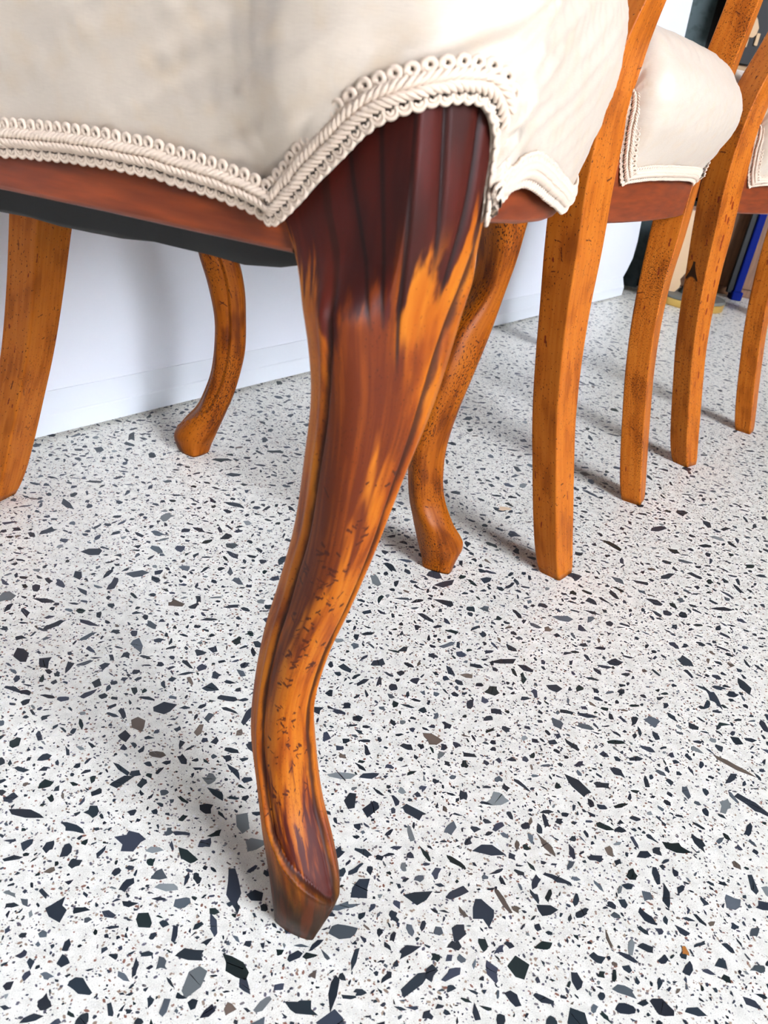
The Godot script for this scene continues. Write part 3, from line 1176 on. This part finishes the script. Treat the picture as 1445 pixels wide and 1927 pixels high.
func make_chair(called: String) -> Node3D:
	var o := thing(called, Vector3.ZERO)
	var fo := [0.0123, 0.0132, 0.0116, 0.0044, -0.0071, -0.0156, -0.0230, -0.0266, -0.0249, -0.0180, -0.0050, 0.0120, 0.0130, 0.0050, -0.0030, -0.010]
	var fa := [0.0225, 0.0205, 0.0220, 0.0208, 0.0198, 0.0135, 0.0128, 0.0142, 0.0180, 0.0205, 0.0205, 0.0180, 0.0220, 0.0300, 0.0400, 0.036]
	var fb := [0.0202, 0.0243, 0.0271, 0.0248, 0.0199, 0.0193, 0.0188, 0.0200, 0.0202, 0.0225, 0.0229, 0.0140, 0.0150, 0.0210, 0.0270, 0.024]
	var lo := [-0.0070, -0.0065, -0.0063, -0.0068, -0.0060, 0.0004, 0.0009, 0.0021, 0.0001, 0.0002, 0.0040, 0.0040, 0.0010, 0.0, 0.0, 0.0]
	for s in [-1.0, 1.0]:
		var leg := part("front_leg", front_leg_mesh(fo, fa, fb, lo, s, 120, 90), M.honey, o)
		leg.position = V(s * HALF_FRONT, 0, HALF_DEPTH)
		tag(leg, "curved cabriole front leg")
	for s in [-1.0, 1.0]:
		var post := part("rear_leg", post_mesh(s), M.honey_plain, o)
		post.position = V(s * HALF_REAR, 0, -HALF_DEPTH)
		tag(post, "square rear leg running up into the back")
	# seat frame
	var half := half_outline()
	var inset := 0.0035
	var front := []
	var front_low := []
	for x in [-0.19, -0.14, -0.09, -0.045, 0.0, 0.045, 0.09, 0.14, 0.19]:
		front.append(Vector2(x, 0.3035 - 0.0255 * pow(absf(x) / 0.19, 2.0)))
		front_low.append(0.4165 + 0.0075 * pow(absf(x) / 0.19, 2.0))
	part("front_rail", rail_mesh(front, front_low, 0.45, 0.024), M.rail, o)
	for s in [-1.0, 1.0]:
		var side := []
		var side_low := []
		for q in [[0.2395, 0.205], [0.236, 0.16], [0.2305, 0.112], [0.2245, 0.06], [0.217, 0.0], [0.208, -0.06], [0.1945, -0.135], [0.191, -0.155]]:
			side.append(Vector2(s * q[0], q[1]))
			side_low.append(0.404 - 0.006 * smooth(0.1, -0.15, q[1]))
		part("side_rail", rail_mesh(side, side_low, 0.45, 0.024), M.rail, o)
	var rear := []
	var rear_low := []
	for x in [-0.155, -0.10, -0.05, 0.0, 0.05, 0.10, 0.155]:
		rear.append(Vector2(x, -0.1975 - 0.0085 * (1.0 - pow(absf(x) / 0.155, 2.0))))
		rear_low.append(0.385)
	part("rear_rail", rail_mesh(rear, rear_low, 0.45, 0.024), M.rail, o)
	# dark cloth tacked under the seat, sagging
	var rows := []
	var sag := noise(91, 9.0, 2)
	for i in 25:
		var z := lerpf(0.262, -0.20, i / 24.0)
		var hw := lin(z, [-0.2, -0.15, 0.2, 0.25, 0.262], [0.145, 0.19, 0.226, 0.21, 0.19])
		var r := PackedVector3Array()
		for j in 31:
			var u := j / 15.0 - 1.0
			var edge := minf(1.0 - absf(u), minf((0.262 - z) / 0.7, (z + 0.2) / 0.3)) * 4.0
			var y := 0.4045 + 0.012 * smooth(0.19, 0.25, z) - 0.0215 * smooth(0.0, 0.7, edge) + sag.get_noise_2d(u * 0.4, z) * 0.005 * smooth(0.0, 0.2, edge)
			if z < -0.1: y = lerpf(y, 0.387, smooth(-0.1, -0.19, z))
			r.append(V(u * hw, y, z))
		rows.append(r)
	tag(part("dust_cover", grid(rows, false, Vector3.DOWN), M.dust, o), "dark cloth sagging under the seat")
	# horsehair pad seen through the gaps by the rear posts
	var pad := []
	for q in [[0.97, 0.445], [0.97, 0.52], [0.9, 0.535], [0.02, 0.54]]:
		var r := PackedVector3Array()
		for p in [[0.0, 0.285], [0.15, 0.275], [0.205, 0.235], [0.215, 0.12], [0.195, 0.0], [0.185, -0.14], [0.13, -0.15], [0.12, -0.19], [0.0, -0.2], [-0.12, -0.19], [-0.13, -0.15], [-0.185, -0.14], [-0.195, 0.0], [-0.215, 0.12], [-0.205, 0.235], [-0.15, 0.275]]:
			r.append(V(p[0] * q[0], q[1], 0.04 + (p[1] - 0.04) * q[0]))
		pad.append(r)
	part("stuffing", grid(pad, true), M.stuffing, o)
	var seat := part("upholstered_seat", upholstery_mesh(outline_path(0.0025)), M.fabric, o)
	tag(seat, "cream silk covered sprung seat")
	tag(part("braid_trim", braid_mesh(outline_path(0.001), 0.001), M.braid, seat), "looped cream gimp braid along the edge of the seat")
	# back above the frame: hooped crest and a cross rail
	var crest := []
	for i in 33:
		var u := i / 32.0
		var g := PI * u
		var c := V(0.118 * cos(g), 0.945 + 0.075 * sin(g), -HALF_DEPTH - 0.04 - 0.012 * sin(g))
		var d := Vector3(cos(g), sin(g), 0)
		var r := PackedVector3Array()
		for k in 12: r.append(c + d * 0.017 * cos(TAU * k / 12.0) + Vector3(0, 0, 0.015 * sin(TAU * k / 12.0)))
		crest.append(r)
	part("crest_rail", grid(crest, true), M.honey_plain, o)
	var cross := []
	for i in 17:
		var x := lerpf(-0.142, 0.142, i / 16.0)
		var c := V(x, 0.775 - 0.012 * cos(PI * x / 0.284), -HALF_DEPTH - 0.0 + 0.012)
		var r := PackedVector3Array()
		for k in 12: r.append(c + Vector3(0, 0.02 * cos(TAU * k / 12.0), 0.008 * sin(TAU * k / 12.0)))
		cross.append(r)
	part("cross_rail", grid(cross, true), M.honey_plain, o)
	return o


func place(o: Node3D, x: float, z: float, facing: float, label: String) -> void:
	o.position = V(x, 0, z)
	o.rotation.y = -facing
	tag(o, label, "chair", "balloon-back dining chairs with cream silk seats")


func build_chairs() -> void:
	var proto := make_chair("dining_chair")
	var second: Node3D = proto.duplicate()
	second.name = "dining_chair_001"
	add_child(second, true)
	var third: Node3D = proto.duplicate()
	third.name = "dining_chair_002"
	add_child(third, true)
	place(proto, -0.2188, 0.6204, 1.7356, "nearest chair, its carved cabriole leg with dark varnished fluted knee standing in front of everything")
	place(second, 0.0678, 1.0867, -1.0521, "middle chair, showing the back of its plump cream seat between two square rear legs")
	place(third, 0.3681, 1.5379, -0.9175, "farthest chair at the right edge, seat mostly hidden behind its dented square rear leg")
	for pair in [[second, M.post_pepper], [third, M.post_knot]]:
		for c in pair[0].get_children():
			if String(c.name).begins_with("rear_leg") and (c.position.x > 0 or pair[0] == third): c.material_override = pair[1]
	# the nearest chair's near front leg, fitted to its own knocks and carving
	var fo := [0.0100, 0.0127, 0.0136, 0.0082, -0.0025, -0.0157, -0.0285, -0.0318, -0.0275, -0.0166, -0.0052, 0.0024, 0.0072, 0.0077, -0.0030, -0.008]
	var fa := [0.0150, 0.0185, 0.0208, 0.0202, 0.0195, 0.0181, 0.0170, 0.0147, 0.0146, 0.0151, 0.0168, 0.0214, 0.0279, 0.0361, 0.0440, 0.040]
	var fb := [0.0213, 0.0213, 0.0213, 0.0240, 0.0223, 0.0192, 0.0212, 0.0202, 0.0211, 0.0223, 0.0223, 0.0214, 0.0196, 0.0200, 0.0335, 0.036]
	var lo := [-0.0006, -0.0010, -0.0016, -0.0015, -0.0007, 0.0006, 0.0014, 0.0027, 0.0014, -0.0001, -0.0002, -0.0008, -0.0028, -0.0010, -0.0010, -0.001]
	for c in proto.get_children():
		if String(c.name).begins_with("front_leg") and c.position.x > 0:
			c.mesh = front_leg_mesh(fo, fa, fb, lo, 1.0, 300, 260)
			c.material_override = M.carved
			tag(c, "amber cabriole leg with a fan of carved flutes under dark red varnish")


# ---------------------------------------------------------------- things past the end of the wall

func build_backdrop() -> void:
	# charcoal panel with a foot that flares to the left
	var out := PackedVector2Array([Vector2(-0.033, 0.0), Vector2(-0.05, 0.05), Vector2(-0.06, 0.15), Vector2(-0.07, 0.5), Vector2(-0.07, 1.5), Vector2(0.03, 1.5), Vector2(0.03, 0.0)])
	var p := thing("charcoal_panel", V(0.70, 0, 2.915), -0.13)
	part("panel_face", prism(out, 0.03), M.charcoal, p)
	var back := part("shade_band", bevel_box(Vector3(0.10, 1.52, 0.05), 0.004), M.black, p)  # black box stands in for the shaded gap beside the panel
	back.position = Vector3(0.045, 0, -0.045)
	tag(p, "tall charcoal grey panel with flared foot standing past the end of the white wall", "panel")
	# brown cabinet
	var c := thing("cabinet", V(1.02, 0, 3.36), -0.06)
	part("carcass", bevel_box(Vector3(0.44, 1.25, 0.6), 0.004), M.cabinet, c)
	var door := part("door", bevel_box(Vector3(0.40, 0.62, 0.018), 0.003), M.cabinet, c)
	door.position = Vector3(0, 0.03, 0.305)
	part("handle", lathe([Vector2(0.001, 0.0), Vector2(0.006, 0.002), Vector2(0.006, 0.012), Vector2(0.011, 0.018), Vector2(0.009, 0.025), Vector2(0.001, 0.027)], 16), M.brass, door).transform = Transform3D(Basis(Vector3.RIGHT, PI / 2), Vector3(-0.17, 0.34, 0.008))
	tag(c, "plain brown wooden cabinet standing on the terrazzo behind the chair legs", "cabinet")
	# blue upright with a square foot
	var b := thing("blue_post", V(1.094, 0, 2.985))
	part("upright", bevel_box(Vector3(0.026, 1.0, 0.026), 0.003), M.blue, b).position = Vector3(0, 0.012, 0)
	part("foot", bevel_box(Vector3(0.036, 0.030, 0.05), 0.003), M.blue, b)
	var strip := part("black_strip", bevel_box(Vector3(0.022, 0.98, 0.016), 0.002), M.black, b)
	strip.position = Vector3(-0.022, 0.02, -0.005)
	tag(b, "bright blue upright post on a square foot in front of the brown cabinet", "post")
	# pale shaped stand on a round brass-edged base
	var s := thing("display_stand", V(0.868, 0, 2.735))
	part("base_rim", lathe([Vector2(0.09, 0.0), Vector2(0.104, 0.0), Vector2(0.106, 0.004), Vector2(0.106, 0.021), Vector2(0.103, 0.024), Vector2(0.09, 0.024)], 48), M.brass, s)
	part("base_top", lathe([Vector2(0.105, 0.0235), Vector2(0.107, 0.026), Vector2(0.107, 0.031), Vector2(0.104, 0.034), Vector2(0.001, 0.036)], 48), M.grey_top, s)
	part("stem", lathe([Vector2(0.045, 0.035), Vector2(0.036, 0.05), Vector2(0.026, 0.08), Vector2(0.018, 0.13), Vector2(0.014, 0.3), Vector2(0.012, 0.7), Vector2(0.001, 0.701)], 28), M.charcoal, s)
	var sh := PackedVector2Array([Vector2(-0.15, 0.035), Vector2(-0.064, 0.036), Vector2(-0.054, 0.050), Vector2(-0.0515, 0.063), Vector2(-0.058, 0.077), Vector2(-0.046, 0.10), Vector2(-0.035, 0.125), Vector2(-0.03, 0.2), Vector2(-0.03, 0.283), Vector2(-0.15, 0.283)])
	var board := part("shaped_board", prism(sh, 0.02), M.pale, s)
	board.position = Vector3(0, 0.0, 0.012)
	tag(s, "pale shaped wooden stand on a round brass-edged base behind the far chair", "stand")
	# dark picture-like board with gilt bars, and the pale scrolled upright over it
	var k := thing("dark_board", V(0.86, 0.0, 2.84), -0.1)
	part("back_panel", bevel_box(Vector3(0.26, 0.70, 0.02), 0.003), M.black, k).position = Vector3(0.06, 0.69, 0)
	for q in [[-0.035, 0.735, 0.012, 0.03], [-0.006, 0.742, 0.01, 0.032], [0.016, 0.748, 0.008, 0.02]]:
		part("gilt_bar", bevel_box(Vector3(q[2], q[3], 0.006), 0.001), M.pale, k).position = Vector3(q[0], q[1], 0.013)
	part("post", bevel_box(Vector3(0.05, 0.70, 0.03), 0.003), M.black, k).position = Vector3(-0.075, 0.0, 0)
	var scroll := PackedVector2Array([Vector2(-0.12, 0.755), Vector2(-0.022, 0.760), Vector2(-0.015, 0.768), Vector2(-0.014, 0.785), Vector2(-0.024, 0.805), Vector2(-0.038, 0.82), Vector2(-0.036, 0.86), Vector2(-0.02, 0.92), Vector2(-0.12, 0.94)])
	part("pale_scroll", prism(scroll, 0.02), M.pale, k).position = Vector3(0, 0, 0.022)
	part("pale_shelf", bevel_box(Vector3(0.2, 0.06, 0.03), 0.003), M.pale, k).position = Vector3(-0.03, 0.625, 0.02)
	tag(k, "dark board with gilt bars and pale scrolled trim, top right between the chair backs", "board")
	# gilded foot of something cut by the right edge
	var g := thing("gilt_foot", V(1.135, 0, 2.66))
	part("bun", lathe([Vector2(0.02, 0.0), Vector2(0.036, 0.006), Vector2(0.042, 0.02), Vector2(0.036, 0.034), Vector2(0.022, 0.041), Vector2(0.03, 0.047), Vector2(0.03, 0.055), Vector2(0.001, 0.056)], 32), M.gilt, g)
	part("wooden_block", bevel_box(Vector3(0.07, 0.2, 0.07), 0.004), M.rail, g).position = Vector3(0, 0.055, 0)
	tag(g, "gilded bun foot under a reddish wooden block at the right edge", "furniture leg")
